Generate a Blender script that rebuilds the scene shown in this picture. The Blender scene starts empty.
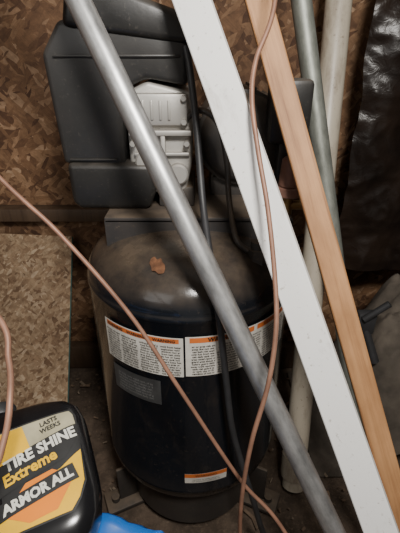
import bpy, bmesh, math, random
from mathutils import Vector, Matrix, noise
random.seed(4)
COL = bpy.context.scene.collection

# ---------------------------------------------------------------- materials
def newmat(name):
    m = bpy.data.materials.new(name); m.use_nodes = True
    nt = m.node_tree; b = nt.nodes['Principled BSDF']
    return m, nt, b
def N(nt, t, **kw):
    n = nt.nodes.new(t)
    for k, v in kw.items():
        if hasattr(n, k): setattr(n, k, v)
    return n
def ramp(nt, fac, stops):
    r = N(nt, 'ShaderNodeValToRGB')
    el = r.color_ramp.elements
    el[0].position, el[0].color = stops[0][0], (*stops[0][1], 1)
    el[1].position, el[1].color = stops[-1][0], (*stops[-1][1], 1)
    for p, c in stops[1:-1]:
        e = el.new(p); e.color = (*c, 1)
    nt.links.new(fac, r.inputs['Fac'])
    return r.outputs['Color']
def mix(nt, fac, a, b, mode='MIX'):
    m = N(nt, 'ShaderNodeMix', data_type='RGBA', blend_type=mode)
    for sock, v in ((m.inputs[0], fac), (m.inputs[6], a), (m.inputs[7], b)):
        if hasattr(v, 'links') or isinstance(v, bpy.types.NodeSocket): nt.links.new(v, sock)
        elif isinstance(v, tuple): sock.default_value = (*v, 1)
        else: sock.default_value = v
    return m.outputs[2]
def coords(nt, scale=(1,1,1), rot=(0,0,0), kind='Object'):
    tc = N(nt, 'ShaderNodeTexCoord'); mp = N(nt, 'ShaderNodeMapping')
    mp.inputs['Scale'].default_value = scale; mp.inputs['Rotation'].default_value = rot
    nt.links.new(tc.outputs[kind], mp.inputs['Vector'])
    return mp.outputs['Vector']
def noisef(nt, vec, scale, detail=4, rough=.6, dist=0, out='Fac'):
    n = N(nt, 'ShaderNodeTexNoise')
    n.inputs['Scale'].default_value = scale; n.inputs['Detail'].default_value = detail
    n.inputs['Roughness'].default_value = rough; n.inputs['Distortion'].default_value = dist
    if vec: nt.links.new(vec, n.inputs['Vector'])
    return n.outputs[out]
def bump(nt, b, h, strength=.3, dist=.003):
    n = N(nt, 'ShaderNodeBump'); n.inputs['Strength'].default_value = strength
    n.inputs['Distance'].default_value = dist
    nt.links.new(h, n.inputs['Height']); nt.links.new(n.outputs['Normal'], b.inputs['Normal'])

def plain(name, c, rough=.5, metal=0, var=.25, scale=30, bmp=0):
    m, nt, b = newmat(name)
    v = coords(nt); f = noisef(nt, v, scale, 5)
    dark = tuple(x*(1-var) for x in c); lite = tuple(min(1, x*(1+var)) for x in c)
    nt.links.new(ramp(nt, f, [(.3, dark), (.7, lite)]), b.inputs['Base Color'])
    b.inputs['Roughness'].default_value = rough; b.inputs['Metallic'].default_value = metal
    if bmp: bump(nt, b, f, bmp)
    return m

def dusty(name, c, dust=(.20,.145,.095), rough=.35, metal=0, amt=.8, base=.12, spk=.5, blot=.0, drough=.85, lo=.1):
    """paint with dust that settles on upward faces, plus scuffed blotches"""
    m, nt, b = newmat(name)
    v = coords(nt)
    geo = N(nt, 'ShaderNodeNewGeometry'); sep = N(nt, 'ShaderNodeSeparateXYZ')
    nt.links.new(geo.outputs['Normal'], sep.inputs[0])
    mr = N(nt, 'ShaderNodeMapRange'); mr.inputs[1].default_value = lo; mr.inputs[2].default_value = .98
    mr.inputs[3].default_value = base; mr.inputs[4].default_value = amt
    nt.links.new(sep.outputs['Z'], mr.inputs[0])
    f = noisef(nt, v, 14, 8, .7)
    f2 = N(nt, 'ShaderNodeMapRange'); f2.inputs[1].default_value=.32; f2.inputs[2].default_value=.68
    f2.inputs[3].default_value=.25; f2.inputs[4].default_value=1.15
    nt.links.new(f, f2.inputs[0])
    mul = N(nt, 'ShaderNodeMath', operation='MULTIPLY', use_clamp=True)
    nt.links.new(mr.outputs[0], mul.inputs[0]); nt.links.new(f2.outputs[0], mul.inputs[1])
    sp = noisef(nt, v, 160, 3, .6)
    spr = ramp(nt, sp, [(.60, (0,0,0)), (.70, (.6,.6,.6))])
    mx = N(nt, 'ShaderNodeMath', operation='MAXIMUM')
    sp2 = N(nt, 'ShaderNodeMath', operation='MULTIPLY'); nt.links.new(spr, sp2.inputs[0]); sp2.inputs[1].default_value=spk
    nt.links.new(mul.outputs[0], mx.inputs[0]); nt.links.new(sp2.outputs[0], mx.inputs[1])
    last = mx.outputs[0]
    if blot:
        bl = noisef(nt, coords(nt, (1,1,.45)), 18, 10, .8, .8)
        br = N(nt, 'ShaderNodeMapRange'); br.inputs[1].default_value=.50; br.inputs[2].default_value=.72; br.inputs[4].default_value=blot
        nt.links.new(bl, br.inputs[0])
        m2 = N(nt, 'ShaderNodeMath', operation='MAXIMUM'); nt.links.new(last, m2.inputs[0]); nt.links.new(br.outputs[0], m2.inputs[1]); last = m2.outputs[0]
    nt.links.new(mix(nt, last, c, dust), b.inputs['Base Color'])
    rr = N(nt, 'ShaderNodeMapRange'); rr.inputs[3].default_value = rough; rr.inputs[4].default_value=drough
    nt.links.new(last, rr.inputs[0]); nt.links.new(rr.outputs[0], b.inputs['Roughness'])
    b.inputs['Metallic'].default_value = metal
    bump(nt, b, sp, .12, .001)
    return m

def osb(name, stops, sc=1.0, grime=.5):
    m, nt, b = newmat(name)
    tc = N(nt, 'ShaderNodeTexCoord')
    wn = noisef(nt, tc.outputs['Object'], 14*sc, 3, .6, 0, 'Color')
    wv = N(nt, 'ShaderNodeVectorMath', operation='MULTIPLY_ADD')
    wv.inputs[1].default_value = (.016/sc,)*3
    nt.links.new(wn, wv.inputs[0]); nt.links.new(tc.outputs['Object'], wv.inputs[2])
    def layer(ang, s, seed):
        mp = N(nt, 'ShaderNodeMapping')
        mp.inputs['Location'].default_value = (seed, seed*.7, seed*1.3)
        mp.inputs['Rotation'].default_value = (0, ang, 0)
        mp2 = N(nt, 'ShaderNodeMapping')
        mp2.inputs['Scale'].default_value = (14*s, 30*s, 40*s)
        nt.links.new(wv.outputs[0], mp.inputs[0]); nt.links.new(mp.outputs[0], mp2.inputs[0])
        vo = N(nt, 'ShaderNodeTexVoronoi'); vo.inputs['Scale'].default_value = 1
        nt.links.new(mp2.outputs[0], vo.inputs['Vector'])
        mp3 = N(nt, 'ShaderNodeMapping'); mp3.inputs['Scale'].default_value = (.6, 1, 5)
        nt.links.new(mp2.outputs[0], mp3.inputs[0])
        g = noisef(nt, mp3.outputs[0], 1.2, 5, .7)
        sp = N(nt, 'ShaderNodeSeparateColor'); nt.links.new(vo.outputs['Color'], sp.inputs[0])
        return sp.outputs[0], sp.outputs[1], vo.outputs['Distance'], g
    col = None; hs = None
    for i, (a, s, sd) in enumerate([(.2, 1.0*sc, 0), (1.25, 1.1*sc, 5), (-.7, .85*sc, 11), (2.3, 1.25*sc, 17), (.75, 1.5*sc, 23)]):
        r, g2, d, gr = layer(a, s, sd)
        c = ramp(nt, r, stops)
        c = mix(nt, 1.0, c, ramp(nt, gr, [(.3, (.74,.72,.70)), (.7, (1.12,1.12,1.12))]), 'MULTIPLY')
        if col is None: col = c; hs = r
        else:
            st = N(nt, 'ShaderNodeMath', operation='GREATER_THAN'); st.inputs[1].default_value = .66
            nt.links.new(g2, st.inputs[0])
            col = mix(nt, st.outputs[0], col, c)
            hm = N(nt, 'ShaderNodeMix', data_type='FLOAT'); nt.links.new(st.outputs[0], hm.inputs[0])
            nt.links.new(hs, hm.inputs[2]); nt.links.new(r, hm.inputs[3]); hs = hm.outputs[0]
    st = noisef(nt, coords(nt), 3.5, 6, .65)
    g = 1-grime
    col = mix(nt, 1.0, col, ramp(nt, st, [(.35, (g,g*.93,g*.88)), (.65, (1,1,1))]), 'MULTIPLY')
    fs = noisef(nt, coords(nt), 60, 6, .7)
    col = mix(nt, 1.0, col, ramp(nt, fs, [(.35, (.7,.68,.66)), (.6, (1.05,1.05,1.05))]), 'MULTIPLY')
    nt.links.new(col, b.inputs['Base Color']); b.inputs['Roughness'].default_value = .8
    bump(nt, b, hs, .2, .0012)
    return m

def wood(name, c1, c2, rough=.6):
    m, nt, b = newmat(name)
    v = coords(nt, (90, 90, 2.5), kind='Object')
    f = noisef(nt, v, 1.0, 8, .72, .5)
    v2 = coords(nt, (14, 14, 5)); f2 = noisef(nt, v2, 1.5, 5)
    c = ramp(nt, f, [(.30, c1), (.46, tuple((x*.35+y*.65) for x, y in zip(c1, c2))), (.7, c2)])
    c = mix(nt, 1.0, c, ramp(nt, f2, [(.3, (.66,.62,.58)), (.6, (1,1,1))]), 'MULTIPLY')
    nt.links.new(c, b.inputs['Base Color']); b.inputs['Roughness'].default_value = rough
    bump(nt, b, f, .2, .001)
    return m

def painted(name, c, dirt, thr=.62, rough=.55):
    m, nt, b = newmat(name)
    v = coords(nt, (14, 14, 5)); f = noisef(nt, v, 1.6, 9, .75)
    v2 = coords(nt); f2 = noisef(nt, v2, 130, 3)
    fm = ramp(nt, f, [(thr-.12, (0,0,0)), (thr+.1, (.8,.8,.8))])
    fs = ramp(nt, f2, [(.64, (0,0,0)), (.72, (.7,.7,.7))])
    c_ = mix(nt, fm, c, dirt); c_ = mix(nt, fs, c_, dirt)
    nt.links.new(c_, b.inputs['Base Color']); b.inputs['Roughness'].default_value = rough
    bump(nt, b, f2, .1, .001)
    return m

def galv(name, c=(.40,.42,.44), rough=.42, metal=.75):
    m, nt, b = newmat(name)
    v = coords(nt, (1,1,.35)); f = noisef(nt, v, 55, 6, .7)
    f2 = noisef(nt, coords(nt, (1,1,.1)), 25, 5, .6)
    c_ = ramp(nt, f, [(.3, tuple(x*.55 for x in c)), (.7, tuple(min(1,x*1.3) for x in c))])
    c_ = mix(nt, ramp(nt, f2, [(.54,(0,0,0)),(.70,(.7,.7,.7))]), c_, (.18,.155,.125))
    nt.links.new(c_, b.inputs['Base Color']); b.inputs['Metallic'].default_value = metal
    b.inputs['Roughness'].default_value = rough
    bump(nt, b, f, .08, .001)
    return m

def dirt(name):
    m, nt, b = newmat(name)
    v = coords(nt); f = noisef(nt, v, 9, 10, .75); f2 = noisef(nt, v, 90, 5, .7)
    c = ramp(nt, f, [(.3, (.035,.025,.017)), (.5, (.085,.06,.042)), (.72, (.17,.12,.085))])
    c = mix(nt, ramp(nt, f2, [(.55,(0,0,0)),(.7,(.6,.6,.6))]), c, (.20,.145,.10))
    nt.links.new(c, b.inputs['Base Color']); b.inputs['Roughness'].default_value = .95
    bump(nt, b, f2, .6, .006)
    return m

M = dict(
 osb_wall=osb('osb_wall', [(0,(.10,.045,.021)),(.25,(.19,.098,.048)),(.6,(.26,.142,.072)),(.85,(.34,.20,.108)),(1,(.47,.31,.19))], 1.35, .5),
 osb_panel=osb('osb_panel', [(0,(.18,.105,.055)),(.3,(.31,.205,.12)),(.6,(.38,.27,.165)),(.85,(.45,.335,.215)),(1,(.55,.43,.30))], 2.3, .35),
 tank=dusty('tank_black_paint', (.007,.009,.0125), rough=.13, amt=.46, base=.012, spk=.16, blot=.11, drough=.5, lo=.25),
 saddle=dusty('saddle_paint', (.022,.022,.024), rough=.5, amt=.55, base=.10),
 shroud=dusty('shroud_plastic', (.022,.022,.022), dust=(.18,.155,.13), rough=.38, amt=.5, base=.08, spk=.3),
 shroud_dark=dusty('shroud_dark_plastic', (.012,.012,.012), dust=(.16,.135,.11), rough=.36, amt=.5, base=.05, spk=.3),
 alum=dusty('cast_aluminium', (.50,.49,.46), dust=(.24,.20,.16), rough=.40, metal=.5, amt=.65, base=.28),
 motor=dusty('motor_steel', (.026,.026,.027), rough=.45, amt=.7, base=.15),
 label=plain('label_white', (.62,.59,.53), .45, var=.14), orange=plain('label_orange', (.62,.16,.035), .45, var=.12),
 ink=plain('label_ink', (.02,.02,.02), .5), silver=plain('rating_plate', (.085,.085,.085), .4, .3),
 silvertxt=plain('rating_text', (.28,.28,.27), .5),
 galv=galv('galvanised_steel', (.44,.44,.435)), conduit=galv('conduit_weathered', (.24,.25,.22), .5, .5),
 pvc=painted('pvc_white', (.44,.39,.31), (.19,.145,.11), .60, .4),
 white=painted('white_paint', (.86,.85,.82), (.42,.38,.33), .68),
 redwood=wood('red_cedar', (.24,.10,.035), (.56,.30,.135)),
 oldwood=wood('old_lumber', (.05,.03,.02), (.11,.07,.042)),
 copper=plain('copper_wire', (.27,.14,.092), .5, .2), brownpl=plain('brown_plastic', (.22,.115,.085), .5),
 rubber=plain('black_rubber', (.030,.030,.032), .5), brass=plain('brass', (.30,.19,.08), .45, .8),
 blue=plain('blue_tarp', (.01,.11,.42), .35, var=.3, scale=12), card=plain('cardboard', (.30,.19,.10), .8),
 blackbottle=plain('bottle_black', (.008,.008,.009), .2, var=.1),
 yellow=plain('label_yellow', (.76,.44,.015), .35, var=.10), lorange=plain('label_logo_orange', (.78,.22,.015), .35, var=.05),
 lwhite=plain('label_logo_white', (.66,.65,.58), .35, var=.05), lgrey=plain('label_grey', (.36,.33,.22), .35, var=.2),
 dirt=dirt('dirt'), rag=plain('grey_cloth', (.085,.070,.055), .95, var=.45, scale=14, bmp=.5),
 leaf=plain('dead_leaf', (.12,.052,.024), .95, var=.55, scale=90), litter=plain('litter', (.12,.08,.052), .85, var=.6, scale=20),
 litter2=plain('litter_pale', (.22,.17,.12), .85, var=.4, scale=20),
 green=plain('green_edge_paint', (.16,.30,.27), .7), darkwall=plain('dark_wall', (.05,.035,.028), .9, var=.5, scale=5),
)
def plastic():
    m, nt, b = newmat('black_plastic_sheet')
    f = noisef(nt, coords(nt), 6, 5)
    nt.links.new(ramp(nt, f, [(.3, (.006,.0045,.004)), (.7, (.022,.014,.010))]), b.inputs['Base Color'])
    b.inputs['Roughness'].default_value = .30
    b.inputs['Specular IOR Level'].default_value = .28
    bump(nt, b, noisef(nt, coords(nt), 40, 4, .6, 1.0), .3, .005)
    return m
M['sheet'] = plastic()

# ---------------------------------------------------------------- helpers
def root(name, loc):
    e = bpy.data.objects.new(name, None); e.location = loc; e.empty_display_size = .05
    COL.objects.link(e); return e
def put(name, me, mats, parent=None, smooth=True, origin=None, auto=40):
    for m in (mats if isinstance(mats, (list, tuple)) else [mats]): me.materials.append(m)
    o = bpy.data.objects.new(name, me); COL.objects.link(o)
    if origin is not None:
        me.transform(Matrix.Translation(-Vector(origin))); o.location = origin
    if smooth:
        me.shade_smooth()
        try: me.set_sharp_from_angle(angle=math.radians(auto))
        except Exception: pass
    if parent:
        o.parent = parent; o.matrix_parent_inverse = Matrix.Translation(-Vector(parent.location))
    return o
def mesh_of(bm, name='m'):
    me = bpy.data.meshes.new(name); bm.normal_update(); bm.to_mesh(me); bm.free(); return me
def add_box(bm, lo, hi, bev=0, mi=0, mat=None, seg=2):
    r = bmesh.ops.create_cube(bm, size=1)
    vs = r['verts']; lo = Vector(lo); hi = Vector(hi)
    for v in vs:
        v.co = Vector(((v.co[i]+.5)*(hi[i]-lo[i])+lo[i]) for i in range(3))
    fs = set(f for v in vs for f in v.link_faces)
    if bev:
        es = set(e for v in vs for e in v.link_edges)
        rr = bmesh.ops.bevel(bm, geom=list(es), offset=bev, segments=seg, affect='EDGES', profile=.5)
        fs = set(rr['faces']) | set(f for f in fs if f.is_valid)
    allv = set(v for f in fs for v in f.verts)
    for f in fs: f.material_index = mi
    if mat is not None: bmesh.ops.transform(bm, matrix=mat, verts=list(allv))
    return allv
def box(name, lo, hi, mat, parent=None, bev=0, origin=None):
    bm = bmesh.new(); add_box(bm, lo, hi, bev); return put(name, mesh_of(bm), mat, parent, origin=origin)
def add_cyl(bm, p0, p1, r0, r1=None, seg=32, bev=0, mi=0):
    r1 = r0 if r1 is None else r1
    p0 = Vector(p0); p1 = Vector(p1); d = p1-p0
    q = d.to_track_quat('Z', 'Y').to_matrix().to_4x4()
    prof = [(0, 0), (r0-bev, 0), (r0, bev), (r1, d.length-bev), (r1-bev, d.length), (0, d.length)] if bev else [(0,0),(r0,0),(r1,d.length),(0,d.length)]
    return add_lathe(bm, prof, Matrix.Translation(p0) @ q, seg, mi)
def add_lathe(bm, prof, mtx=None, seg=48, mi=0):
    rings = []
    mtx = mtx or Matrix()
    for r, z in prof:
        if r < 1e-6: rings.append([bm.verts.new(mtx @ Vector((0,0,z)))])
        else: rings.append([bm.verts.new(mtx @ Vector((r*math.cos(2*math.pi*i/seg), r*math.sin(2*math.pi*i/seg), z))) for i in range(seg)])
    for a, b in zip(rings, rings[1:]):
        for i in range(seg):
            j = (i+1) % seg
            if len(a) == 1 and len(b) == 1: continue
            if len(a) == 1: f = bm.faces.new((a[0], b[j], b[i]))
            elif len(b) == 1: f = bm.faces.new((a[i], a[j], b[0]))
            else: f = bm.faces.new((a[i], a[j], b[j], b[i]))
            f.material_index = mi
def add_prism(bm, pts, y0, y1, bev=.006, mi=0):
    a = [bm.verts.new((x, y0, z)) for x, z in pts]; b = [bm.verts.new((x, y1, z)) for x, z in pts]
    n = len(pts); fs = [bm.faces.new(a), bm.faces.new(list(reversed(b)))]
    for i in range(n):
        j = (i+1) % n; fs.append(bm.faces.new((a[j], a[i], b[i], b[j])))
    bmesh.ops.recalc_face_normals(bm, faces=fs)
    if bev:
        es = set(e for f in fs for e in f.edges)
        bmesh.ops.bevel(bm, geom=list(es), offset=bev, segments=3, affect='EDGES', profile=.5)
def prism(name, pts, y0, y1, mat, parent, bev=.006):
    bm = bmesh.new(); add_prism(bm, pts, y0, y1, bev); return put(name, mesh_of(bm), mat, parent)
def catmull(pts, n=10):
    P = [Vector(p) for p in pts]; P = [2*P[0]-P[1]] + P + [2*P[-1]-P[-2]]
    out = []
    for i in range(1, len(P)-2):
        for k in range(n):
            t = k/n; a, b, c, d = P[i-1:i+3]
            out.append(.5*((2*b)+(c-a)*t+(2*a-5*b+4*c-d)*t*t+(3*b-a-3*c+d)*t**3))
    out.append(P[-2]); return out
def add_tube(bm, path, r, seg=10, mi=0):
    rings = []; up = Vector((0.13, .9, .2)).normalized()
    for i, p in enumerate(path):
        t = (path[min(i+1, len(path)-1)]-path[max(i-1, 0)]).normalized()
        s = t.cross(up).normalized(); up = s.cross(t).normalized()
        rings.append([bm.verts.new(p+r*(math.cos(2*math.pi*k/seg)*s+math.sin(2*math.pi*k/seg)*up)) for k in range(seg)])
    for a, b in zip(rings, rings[1:]):
        for k in range(seg):
            j = (k+1) % seg; bm.faces.new((a[k], a[j], b[j], b[k])).material_index = mi
    bm.faces.new(rings[0][::-1]); bm.faces.new(rings[-1])
def tube(name, pts, r, mat, parent=None, n=10):
    bm = bmesh.new(); add_tube(bm, catmull(pts, n), r)
    bmesh.ops.recalc_face_normals(bm, faces=bm.faces)
    o = put(name, mesh_of(bm), mat, parent, origin=None if parent else pts[-1]); return o
def text_mesh(body, size, fn, align='CENTER', bold=0, spacing=1.0):
    """text -> mesh, vertices remapped by fn(x, y) onto the labelled surface"""
    cu = bpy.data.curves.new('t', 'FONT'); cu.body = body; cu.size = size
    cu.align_x = align; cu.align_y = 'CENTER'; cu.offset = bold; cu.space_line = spacing; cu.resolution_u = 2
    o = bpy.data.objects.new('t', cu); COL.objects.link(o)
    bpy.context.view_layer.update()
    me = bpy.data.meshes.new_from_object(o.evaluated_get(bpy.context.evaluated_depsgraph_get()))
    bpy.data.objects.remove(o); bpy.data.curves.remove(cu)
    for v in me.vertices: v.co = fn(v.co.x, v.co.y)
    me.materials.clear()
    return me

# ---------------------------------------------------------------- room shell
def grid(name, o, ux, uy, nx, ny, fn, mat, parent=None, origin=None):
    bm = bmesh.new(); o = Vector(o); ux = Vector(ux); uy = Vector(uy)
    V = [[bm.verts.new(fn(o+ux*i/nx+uy*j/ny)) for i in range(nx+1)] for j in range(ny+1)]
    for j in range(ny):
        for i in range(nx): bm.faces.new((V[j][i], V[j][i+1], V[j+1][i+1], V[j+1][i]))
    return put(name, mesh_of(bm), mat, parent, origin=origin, auto=180)
def fl(p):
    h = .012*noise.noise(p*7)+.006*noise.noise(p*25)
    return Vector((p.x, p.y, h-.016))
FLOOR = grid('floor', (-1.6,-1.2,0), (2.9,0,0), (0,2.37,0), 160, 130, fl, M['dirt'])
box('wall_back', (-1.6,1.15,-.05), (1.3,1.19,2.9), M['osb_wall'])
box('wall_right', (1.26,-1.2,-.05), (1.30,1.15,2.9), M['darkwall'])
box('wall_left', (-1.64,-1.2,-.05), (-1.6,1.19,2.9), M['osb_wall'])
box('trim_1', (-1.6,1.112,-.01), (1.26,1.149,.085), M['oldwood'], bev=.002)
box('shadow_band_ledge', (-.80,1.105,.562), (.25,1.149,.600), M['oldwood'], bev=.002)  # dark ledge added to stand in for the shadowed gap above the OSB sheet

# ---------------------------------------------------------------- air compressor
AX, AY, R = -.02, .70, .195
comp = root('air_compressor', (AX, AY, 0))
prof = []
def dome(rr): return .64+.092*max(0, 1-(rr/R)**2.2)**.5
for i in range(25):
    a = i/24*math.pi/2; r = R*math.sin(a); prof.append((r, dome(r)))
prof += [(R+.0015,.638),(R+.0015,.630),(R,.628)]
prof += [(R,.215),(R+.0015,.213),(R+.0015,.205),(R,.203)]
for i in range(1, 16):
    a = i/15*math.pi/2; prof.append((R*math.cos(a), .20-.075*math.sin(a)))
prof = prof[::-1]
bm = bmesh.new(); add_lathe(bm, prof, Matrix.Translation((AX,AY,0)), 96)
put('tank', mesh_of(bm), M['tank'], comp, auto=50)
# base ring + feet
bm = bmesh.new()
add_lathe(bm, [(.150,.03),(.155,.03),(.155,.17),(.150,.17),(.150,.03)], Matrix.Translation((AX,AY,0)), 64)
for a in (205, 335, 90):
    mt = Matrix.Translation((AX,AY,0)) @ Matrix.Rotation(math.radians(a), 4, 'Z')
    add_box(bm, (.12,-.03,.0), (.235,.03,.012), .003, mat=mt)
    add_box(bm, (.15,-.004,.010), (.20,.004,.12), .002, mat=mt)
    add_cyl(bm, mt@Vector((.21,0,.0)), mt@Vector((.21,0,.026)), .01, seg=12)
put('base_feet', mesh_of(bm), M['motor'], comp)
# tank labels
def oncyl(a_c, z_c, rad=R):
    def f(x, y):
        a = a_c+x/rad; return Vector((AX+rad*math.sin(a), AY-rad*math.cos(a), z_c+y))
    return f
def patch(name, a0, a1, z0, z1, mat, off=.0012):
    bm = bmesh.new(); n = 24; rad = R+off; a0 = math.radians(a0); a1 = math.radians(a1)
    V = [[bm.verts.new((AX+rad*math.sin(a0+(a1-a0)*i/n), AY-rad*math.cos(a0+(a1-a0)*i/n), z)) for i in range(n+1)] for z in (z0, z1)]
    for i in range(n): bm.faces.new((V[0][i], V[0][i+1], V[1][i+1], V[1][i]))
    return put(name, mesh_of(bm), mat, comp, auto=180)
def ttext(name, body, a, z, size, mat, off=.0022, **k):
    return put(name, text_mesh(body, size, oncyl(math.radians(a), z, R+off), **k), mat, comp, smooth=False)
patch('warning_label_left', -47, -2, .522, .603, M['label'])
patch('warning_header_left', -45, -4, .592, .601, M['orange'], .0017)
patch('warning_label_right', -1, 62, .524, .606, M['label'])
patch('warning_header_right', 1, 34, .594, .604, M['orange'], .0017)
patch('warning_header_far', 36, 60, .594, .604, M['orange'], .0017)
words = "do not operate without belt guard risk of explosion or fire drain tank daily never weld or modify tank use only rated parts read manual before use wear eye protection hot surface electric shock hazard keep away from children ventilate area well".split()
def para(w, n, seed):
    rr = random.Random(seed); out = []
    for _ in range(n):
        l = ''
        while len(l) < w: l += rr.choice(words)+' '
        out.append(l[:w])
    return '\n'.join(out)
ttext('text_hl', 'WARNING    WARNING     WARNING', -25, .5965, .0078, M['ink'], .0026, bold=.0002)
ttext('text_hr', 'WARNING', 17, .599, .0105, M['ink'], .0026, bold=.0003)
ttext('text_hf', 'AVERTISSEMENT', 48, .599, .0075, M['ink'], .0026)
for i, a in enumerate((-40.5, -30, -19, -8)):
    ttext('text_l%d' % i, para(15, 12, i), a, .556, .0052, M['ink'], bold=.00008)
for i, a in enumerate((7.5, 20, 33, 46, 57)):
    ttext('text_r%d' % i, para(18 if i < 4 else 12, 12, 20+i), a, .558, .0052, M['ink'], bold=.0001)
patch('rating_plate', -44, -14, .452, .508, M['silver'])
ttext('text_rating', para(28, 6, 77), -29, .480, .0066, M['silvertxt'])
patch('drain_label', -3, 22, .240, .268, M['label'])
patch('drain_header', -3, 22, .257, .268, M['orange'], .0017)
ttext('text_drain', 'WARNING', 9.5, .2625, .009, M['ink'], .0026)
ttext('text_drain2', para(28, 2, 5), 9.5, .2485, .005, M['ink'])
# top fittings on dome
bm = bmesh.new()
add_cyl(bm, (.095,.60,.68), (.095,.60,.715), .016, seg=6); add_cyl(bm, (.095,.60,.70), (.095,.60,.728), .011, seg=16)
put('tank_port', mesh_of(bm), M['motor'], comp)
# saddle: bent plate whose flanges follow the dome
bm = bmesh.new(); add_box(bm, (-.165,.645,.742), (.16,.90,.752), .002)
def flange(y, x0=-.165, x1=.16, n=30):
    t = .005; rows = []
    for i in range(n+1):
        x = x0+(x1-x0)*i/n; rr = math.hypot(x-AX, y-AY)
        zb = max(.685, min(.735, dome(min(rr, R))-.002))
        rows.append([bm.verts.new(p) for p in ((x,y,zb),(x,y,.746),(x,y+t,.746),(x,y+t,zb))])
    for a, b in zip(rows, rows[1:]):
        for k in range(4):
            j = (k+1) % 4; bm.faces.new((a[k], b[k], b[j], a[j]))
    bm.faces.new(rows[0]); bm.faces.new(rows[-1][::-1])
flange(.645); flange(.86)
bmesh.ops.recalc_face_normals(bm, faces=bm.faces)
put('saddle', mesh_of(bm), M['saddle'], comp)
# shroud
prism('shroud_main', [(-.234,.832),(-.130,.826),(-.126,.948),(-.085,.966),(-.019,.955),(-.016,1.035),(-.09,1.05),(-.212,1.045),(-.243,1.0)], .69, .90, M['shroud'], comp, .009)
prism('shroud_cap', [(-.205,1.035),(-.012,1.012),(-.018,1.052),(-.10,1.078),(-.195,1.082)], .683, .91, M['shroud_dark'], comp, .010)
prism('shroud_lower', [(-.228,.765),(-.215,.753),(-.09,.753),(-.075,.79),(-.085,.834),(-.228,.836)], .682, .88, M['shroud_dark'], comp, .010)
bm = bmesh.new()
add_box(bm, (-.225,.6865,.995), (-.03,.692,.999), .001)
add_box(bm, (-.222,.6865,.838), (-.14,.692,.842), .001)
put('shroud_ribs', mesh_of(bm), M['shroud_dark'], comp)
# aluminium crankcase and cylinder
bm = bmesh.new()
add_prism(bm, [(-.122,.81),(-.075,.775),(-.025,.780),(-.014,.83),(-.012,.945),(-.085,.962),(-.122,.945)], .70, .84, .007)
add_box(bm, (-.112,.688,.895), (-.020,.705,.945), .005)
add_box(bm, (-.118,.684,.880), (-.014,.704,.889), .002)
add_box(bm, (-.066,.686,.79), (-.058,.704,.885), .002)
add_box(bm, (-.112,.690,.846), (-.018,.704,.852), .002)
add_cyl(bm, (-.088,.686,.835), (-.088,.71,.835), .023, bev=.003)
add_cyl(bm, (-.038,.684,.815), (-.038,.71,.815), .018, bev=.003)
for k in range(5): add_box(bm, (-.108+.014*k,.685,.905), (-.104+.014*k,.70,.935), .001)
for x, z in ((-.106,.938),(-.026,.938),(-.106,.902),(-.026,.902),(-.112,.868),(-.022,.868),(-.07,.79)):
    add_cyl(bm, (x,.680,z), (x,.70,z), .0048, seg=6)
put('crankcase', mesh_of(bm), M['alum'], comp)
bm = bmesh.new(); add_box(bm, (-.075,.70,.752), (-.01,.82,.79), .005)
put('pump_mount', mesh_of(bm), M['motor'], comp)
# motor
bm = bmesh.new()
add_lathe(bm, [(0,0),(.055,0),(.07,.006),(.078,.02),(.084,.022),(.084,.19),(.078,.195),(.06,.212),(0,.212)], Matrix.Translation((.078,.735,.862)) @ Matrix.Rotation(-math.pi/2, 4, 'X'), 48)
for i in range(14):
    a = i/14*2*math.pi
    mt = Matrix.Translation((.078,.76,.862)) @ Matrix.Rotation(a, 4, 'Y')
    add_box(bm, (.081,0,-.002), (.089,.16,.002), mat=mt)
add_box(bm, (.02,.77,.75), (.12,.92,.79), .004)
add_cyl(bm, (.078,.725,.862), (.078,.745,.862), .022, bev=.003)
put('motor', mesh_of(bm), M['motor'], comp)
bm = bmesh.new(); add_box(bm, (.115,.688,.865), (.182,.745,.965), .008); add_box(bm, (.135,.70,.79), (.165,.73,.87), .004)
put('pressure_switch', mesh_of(bm), M['shroud_dark'], comp)
bm = bmesh.new()
add_cyl(bm, (.152,.665,.80), (.152,.665,.850), .019, .016, 24, .004)
add_cyl(bm, (.152,.665,.785), (.152,.665,.802), .022, seg=24, bev=.002)
put('regulator_knob', mesh_of(bm), M['brownpl'], comp)
bm = bmesh.new(); add_cyl(bm, (.152,.665,.752), (.152,.665,.79), .009, seg=16); add_cyl(bm, (.10,.665,.768), (.18,.665,.768), .008, seg=16)
add_cyl(bm, (.098,.665,.768), (.106,.665,.768), .012, seg=6)
put('manifold', mesh_of(bm), M['brass'], comp)
tube('discharge_tube', [(-.03,.70,.90),(.0,.685,.92),(.03,.68,.90),(.045,.675,.84),(.05,.66,.78),(.06,.61,.73),(.08,.60,.71)], .005, M['motor'], comp)
tube('air_hose', [(-.022,.688,1.01),(-.0155,.68,.978),(-.005,.657,.894),(.004,.612,.794),(.014,.550,.734),(.024,.500,.68),(.030,.492,.64),(.0416,.490,.539),(.055,.488,.427),(.075,.478,.342),(.10,.47,.25),(.13,.48,.12),(.16,.5,.02)], .0058, M['rubber'], comp)

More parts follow.
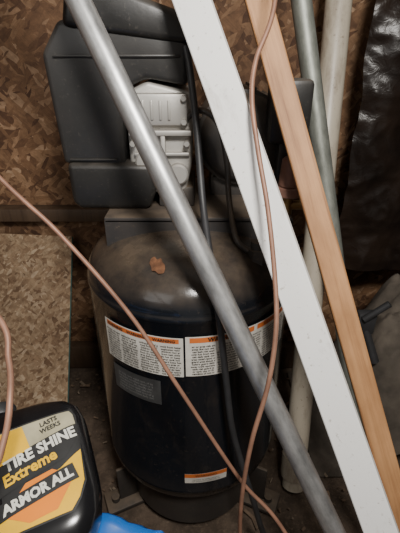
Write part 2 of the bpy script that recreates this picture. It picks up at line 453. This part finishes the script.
# leaf lying on the dome
bm = bmesh.new(); n = 16; V = []
for j in range(n+1):
    row = []
    for i in range(7):
        t = j/n; s = (i-3)/3
        w = .0100*math.sin(math.pi*min(1, t*.95+.03))**.6*(1+.15*math.sin(t*15+s))
        x = -.056-.024*t+s*w*.45; y = .549+.022*t+s*w
        rr = math.hypot(x-AX, y-AY)
        row.append(bm.verts.new((x, y, dome(min(rr,R))+.001+.003*abs(s)*(.4+.6*math.sin(9*t)**2)+.001*math.sin(6*t+s))))
    V.append(row)
for j in range(n):
    for i in range(6): bm.faces.new((V[j][i], V[j][i+1], V[j+1][i+1], V[j+1][i]))
put('dead_leaf', mesh_of(bm), M['leaf'], origin=(-.07,.56,.70), auto=180)

# ---------------------------------------------------------------- leaning lengths
def beam(name, p0, p1, w, th, face, mat, n=24):
    p0 = Vector(p0); p1 = Vector(p1); d = (p1-p0); L = d.length; zt = d.normalized()
    y = (Vector(face)-Vector(face).dot(zt)*zt).normalized(); x = y.cross(zt)
    bm = bmesh.new(); rings = []
    for i in range(n+1):
        s = i/n*L; c = .0015
        pr = [(-w/2+c,-th/2),(w/2-c,-th/2),(w/2,-th/2+c),(w/2,th/2-c),(w/2-c,th/2),(-w/2+c,th/2),(-w/2,th/2-c),(-w/2,-th/2+c)]
        rings.append([bm.verts.new((a, b, s)) for a, b in pr])
    for a, b in zip(rings, rings[1:]):
        for k in range(8):
            j = (k+1) % 8; bm.faces.new((a[k], a[j], b[j], b[k]))
    bm.faces.new(rings[0][::-1]); bm.faces.new(rings[-1])
    bmesh.ops.recalc_face_normals(bm, faces=bm.faces)
    o = put(name, mesh_of(bm), mat)
    o.matrix_world = Matrix.Translation(p0) @ Matrix((x, y, zt)).transposed().to_4x4()
    return o
def pole(name, p0, p1, r, mat, hollow=.002, rings=()):
    p0 = Vector(p0); p1 = Vector(p1); L = (p1-p0).length
    bm = bmesh.new()
    add_lathe(bm, [(r-hollow,0),(r,0),(r,L),(r-hollow,L),(r-hollow,0)], seg=40)
    for a, b, rr in rings: add_lathe(bm, [(r,a),(rr,a),(rr+.001,a+.003),(rr+.001,b-.003),(rr,b),(r,b)], seg=40)
    o = put(name, mesh_of(bm), mat)
    o.matrix_world = Matrix.Translation(p0) @ (p1-p0).to_track_quat('Z','Y').to_matrix().to_4x4()
    return o
def along(p, q, z0, yw):
    """trim the line through p and q so it runs from height z0 to depth yw (the wall)"""
    p = Vector(p); q = Vector(q); d = q-p
    a = p+d*((z0-p.z)/d.z); b = p+d*((yw-p.y)/d.y); return a, b
a, b = along((-.1525,.5975,1.06), (.209,.354,.345), .012, 1.125)
pole('galvanized_pipe', a, b, .0158, M['galv'])
a, b = along((-.0104,.621,1.062), (.2567,.340,.403), .02, 1.12)
beam('white_painted_board', a, b, .047, .019, (-.35,-1,.3), M['white'])
a, b = along((.084,.693,1.069), (.3135,.418,.380), .02, 1.12)
beam('cedar_board', a, b, .036, .019, (-.15,-1,.3), M['redwood'])
a, b = along((.182,.860,1.086), (.287,.757,.613), .012, 1.12)
pole('metal_conduit', a, b, .0185, M['conduit'])
a, b = along((.295,1.016,1.101), (.241,.645,.0), .012, 1.11)
pole('pvc_pipe', a, b, .028, M['pvc'], .003, rings=[(.03,.09,.034)])
# cords
tube('copper_tubing', [(.10,.68,1.2),(.094,.598,1.06),(.07,.563,.993),(.065,.539,.949),(.0725,.51,.894),(.085,.475,.828),(.094,.434,.75),(.095,.404,.695),(.087,.380,.627),(.069,.360,.548),(.061,.354,.451),(.062,.354,.345),(.075,.36,.15),(.1,.38,.03),(.16,.42,.006)], .0032, M['copper'])
tube('copper_wire', [(-.80,.76,1.36),(-.42,.57,1.02),(-.25,.493,.863),(-.1785,.469,.797),(-.093,.438,.695),(-.0275,.406,.592),(.06,.380,.436),(.130,.348,.355),(.24,.27,.15),(.30,.20,.004)], .0030, M['copper'])
tube('extension_cord', [(-.50,.50,.93),(-.35,.42,.84),(-.208,.333,.774),(-.182,.294,.743),(-.171,.261,.725),(-.1715,.238,.702),(-.18,.215,.683),(-.22,.19,.67),(-.33,.16,.64)], .003, M['copper'])

# ---------------------------------------------------------------- OSB sheet leaning on the wall
bm = bmesh.new()
p = [Vector((-.391,.80,.0)), Vector((-1.25,.80,.0)), Vector((-1.25,1.125,.545)), Vector((-.391,1.125,.505))]
nrm = (p[1]-p[0]).cross(p[3]-p[0]).normalized()
if nrm.y > 0: nrm = -nrm
fr = [bm.verts.new(v+nrm*.006) for v in p]; bk = [bm.verts.new(v-nrm*.006) for v in p]
for f in ([fr[0],fr[1],fr[2],fr[3]], [bk[3],bk[2],bk[1],bk[0]]): bm.faces.new(f)
for i in range(4):
    j = (i+1) % 4; f = bm.faces.new((fr[i], bk[i], bk[j], fr[j])); f.material_index = 1 if i == 3 else 0
bmesh.ops.recalc_face_normals(bm, faces=bm.faces)
me = mesh_of(bm)
put('osb_sheet', me, [M['osb_panel'], M['green']], smooth=False, origin=(-.8,.9,.006))

# ---------------------------------------------------------------- black plastic sheet hanging at right
def drape(p):
    q = p.copy()
    q.y += .05*noise.noise(Vector((p.x*6, 0, p.z*1.8)))+.018*noise.noise(p*10)+.012*noise.turbulence(p*14, 2, True)
    q.x += .02*noise.noise(p*7+Vector((5,5,5)))
    return q
o = grid('black_plastic_sheet', (.37,.99,.47), (.85,-.12,0), (0,.03,1.2), 160, 220, drape, M['sheet'], origin=(.8,.95,.47))
# grey cloth heap under it
def heap(p):
    r = math.hypot((p.x-.55)/.24, (p.y-.86)/.2)
    h = .46*max(0, 1-r**2.4)
    h += (.07*noise.noise(p*8)+.035*noise.noise(p*19)+.02*noise.turbulence(p*30,2,True))*min(1, max(0,(1.05-r)*3))
    return Vector((p.x, p.y, max(.0, h)+.002))
grid('grey_drop_cloth', (.31,.68,0), (.55,0,0), (0,.40,0), 110, 90, heap, M['rag'], origin=(.5,.86,0))
br = root('clamp', (.40,.80,.42))
bm = bmesh.new()
add_box(bm, (.375,.775,.40), (.42,.80,.46), .006); add_cyl(bm, (.385,.77,.45), (.43,.76,.50), .008, seg=16); add_cyl(bm, (.40,.785,.41), (.43,.76,.33), .011, seg=16)
put('clamp_body', mesh_of(bm), M['rubber'], br)

# ---------------------------------------------------------------- box with blue tarp, and bottle
BC = (-.330,.117,0)
bx = root('tarp_covered_box', BC)
mt = Matrix.Translation(BC) @ Matrix.Rotation(math.radians(-14), 4, 'Z')
bm = bmesh.new(); add_box(bm, (-.24,-.19,0), (.24,.19,.47), .004, mat=mt); put('cardboard_box', mesh_of(bm), M['card'], bx)
bm = bmesh.new(); nx, ny = 90, 76; V = []
for j in range(ny+1):
    row = []
    for i in range(nx+1):
        lx = -.36+.72*i/nx; ly = -.31+.62*j/ny
        cx = max(-.25, min(.25, lx)); cy = max(-.20, min(.20, ly))
        e = math.hypot(lx-cx, ly-cy); k = .12
        w = mt @ Vector((cx+(lx-cx)*k, cy+(ly-cy)*k, 0))
        z = .515+.22*max(-.1,(w.y-.13)) - e*1.9
        q = Vector((lx, ly, 0))
        z += (.010*noise.noise(q*18)+.008*noise.turbulence(q*34, 2, True))
        w.z = z
        if e > 0:
            w += (mt.to_3x3() @ Vector((lx-cx, ly-cy, 0)))*(.4*noise.noise(q*20))
        row.append(bm.verts.new(w))
    V.append(row)
for j in range(ny):
    for i in range(nx): bm.faces.new((V[j][i], V[j][i+1], V[j+1][i+1], V[j+1][i]))
put('blue_tarp', mesh_of(bm), M['blue'], bx, auto=180)

yaw, pit = math.radians(24), math.radians(15)
zt = Vector((-math.sin(yaw)*math.cos(pit), math.cos(yaw)*math.cos(pit), math.sin(pit)))
nf = Vector((-.05,-.1,1)); nf = (nf-nf.dot(zt)*zt).normalized(); yv = -nf; xv = yv.cross(zt)
RM = Matrix((xv, yv, zt)).transposed()
bc = Vector((-.166,.263,.626)) - RM @ Vector((0,-.030,.085))
BM = Matrix.Translation(bc) @ RM.to_4x4()
bot = root('tire_shine_bottle', bc)
HD = .030
def hs_(h): return .170-(.17-h)*.97
secs = [(0,.020,.012,0),(.003,.030,.020,0),(.012,.040,.027,0),(.025,.048,.030,0),(.045,.053,.030,0),(.065,.054,.030,0),(.10,.054,.030,0),(.130,.0535,.030,0),(.146,.050,.028,0),(.157,.043,.025,-.003),(.164,.034,.020,-.010),(.168,.022,.017,-.026),(.171,.014,.014,-.036),(.176,.0135,.0135,-.037)]
NE = 3.6
def se(a, hw, hd, n=NE):
    c, s = math.cos(a), math.sin(a)
    return (hw*math.copysign(abs(c)**(2/n), c), hd*math.copysign(abs(s)**(2/n), s))
bm = bmesh.new(); rings = []
for h, hw, hd, ox in secs:
    n = NE if h < .165 else 2
    rings.append([bm.verts.new(BM @ Vector((se(2*math.pi*i/64, hw, hd, n)[0]+ox, se(2*math.pi*i/64, hw, hd, n)[1], hs_(h)))) for i in range(64)])
for a, b in zip(rings, rings[1:]):
    for k in range(64): bm.faces.new((a[k], a[(k+1)%64], b[(k+1)%64], b[k]))
bm.faces.new(rings[0][::-1]); bm.faces.new(rings[-1])
bmesh.ops.recalc_face_normals(bm, faces=bm.faces)
put('bottle_body', mesh_of(bm), M['blackbottle'], bot, auto=60)
bm = bmesh.new(); add_lathe(bm, [(0,.172),(.0155,.172),(.0165,.174),(.0165,.184),(.0145,.187),(0,.187)], BM @ Matrix.Translation((-.037,0,0)), 32)
put('bottle_cap', mesh_of(bm), M['rubber'], bot)
def front(x, h, off):
    # the face narrows towards the rounded base
    w = .054 if h > .045 else .054-.006*((.045-h)/.02)
    y = -HD*max(0, 1-abs(x/w)**NE)**(1/NE)-off
    return BM @ Vector((x, y, hs_(h)))
def lpoly(name, pts, mat, off):
    """label shape: polygon (x,h) cut into strips so that it follows the bottle front"""
    bm = bmesh.new(); vs = [bm.verts.new((x, h, 0)) for x, h in pts]; bm.faces.new(vs)
    for i in range(1, 24):
        x = -.052+.104*i/24
        bmesh.ops.bisect_plane(bm, geom=bm.verts[:]+bm.edges[:]+bm.faces[:], plane_co=(x,0,0), plane_no=(1,0,0))
    for v in bm.verts: v.co = front(v.co.x, v.co.y, off)
    return put(name, mesh_of(bm), mat, bot, auto=180)
def ltext(name, body, x, h, size, mat, off, rot=0, **k):
    c, s = math.cos(rot), math.sin(rot)
    return put(name, text_mesh(body, size, lambda a, b: front(x+a*c-b*s, h+a*s+b*c*1.1, off), **k), mat, bot, smooth=False)
lpoly('label_base', [(-.036,.028),(.028,.028),(.036,.038),(.044,.054),(.046,.130),(.042,.138),(-.042,.138),(-.046,.130),(-.046,.045)], M['ink'], .0006)
lpoly('label_top', [(-.040,.101),(.044,.119),(.043,.131),(.040,.136),(-.040,.136),(-.042,.131)], M['lgrey'], .0010)
lpoly('label_top_gold', [(-.042,.098),(-.004,.107),(-.010,.135),(-.040,.135),(-.044,.130)], M['yellow'], .0014)
lpoly('label_gold', [(-.035,.030),(.026,.030),(.035,.040),(.042,.055),(.044,.088),(.022,.074),(-.043,.058),(-.043,.046)], M['yellow'], .0010)
ltext('text_lasts', 'LASTS\nWEEKS', .018, .126, .0070, M['ink'], .0018, .16, bold=.0002)
ltext('text_tire', 'TIRE SHINE', .006, .1025, .0150, M['lwhite'], .0016, .19, bold=.0006)
ltext('text_extreme', 'Extreme', -.006, .0855, .0155, M['yellow'], .0022, .19, bold=.0005)
lpoly('extreme_band', [(-.043,.066),(-.043,.084),(.016,.098),(.042,.101),(.028,.083)], M['ink'], .0014)
lpoly('logo_diamond', [(-.034,.048),(-.012,.072),(.014,.076),(.034,.062),(.014,.036),(-.012,.034)], M['lorange'], .0018)
lpoly('logo_band', [(-.040,.044),(-.038,.061),(.034,.075),(.038,.058)], M['ink'], .0022)
ltext('text_logo', 'ARMOR ALL', -.001, .0595, .0126, M['lwhite'], .0026, .19, bold=.0006)

# ---------------------------------------------------------------- litter on the floor
bm = bmesh.new()
for i in range(480):
    x = random.uniform(-.45,.55); y = random.uniform(.1,1.08)
    if math.hypot(x-AX, y-AY) < .16: continue
    L = random.choice([.005,.008,.012,.02,.04])*random.uniform(.6,1.3); W = min(L, random.uniform(.002,.009))
    mt = Matrix.Translation((x,y,.0)) @ Matrix.Rotation(random.uniform(0,6.28),4,'Z') @ Matrix.Rotation(random.uniform(-.25,.25),4,'Y') @ Matrix.Rotation(random.uniform(-.3,.3),4,'X')
    add_box(bm, (-L/2,-W/2,-.001), (L/2,W/2,.0015), mat=mt, mi=random.choice([0,0,0,1]))
put('wood_chip_litter', mesh_of(bm), [M['litter'], M['litter2']], parent=FLOOR, smooth=False)

# ---------------------------------------------------------------- light & camera
w = bpy.data.worlds.new('World'); bpy.context.scene.world = w; w.use_nodes = True
w.node_tree.nodes['Background'].inputs[0].default_value = (1,.94,.86,1)
w.node_tree.nodes['Background'].inputs[1].default_value = .27
def area(name, loc, target, size, power, col):
    l = bpy.data.lights.new(name, 'AREA'); l.size = size; l.energy = power; l.color = col
    o = bpy.data.objects.new(name, l); COL.objects.link(o); o.location = loc
    o.rotation_euler = (Vector(target)-Vector(loc)).to_track_quat('-Z','Y').to_euler()
area('overhead_lamp', (.16,-.15,1.52), (0,.7,.65), .18, 18.5, (1,.965,.91))
area('left_soft_light', (-1.1,-1.0,1.7), (0,.8,.6), 1.0, 7.5, (1,.98,.95))  # unseen broad soft light from the upper left, behind the camera

cam = bpy.data.cameras.new('camera'); co = bpy.data.objects.new('camera', cam); COL.objects.link(co)
cam.sensor_fit = 'VERTICAL'; cam.sensor_height = 24; cam.lens = 18.0; cam.clip_start = .02
co.location = (0,0,1); co.rotation_euler = (math.radians(62), 0, 0)
bpy.context.scene.camera = co
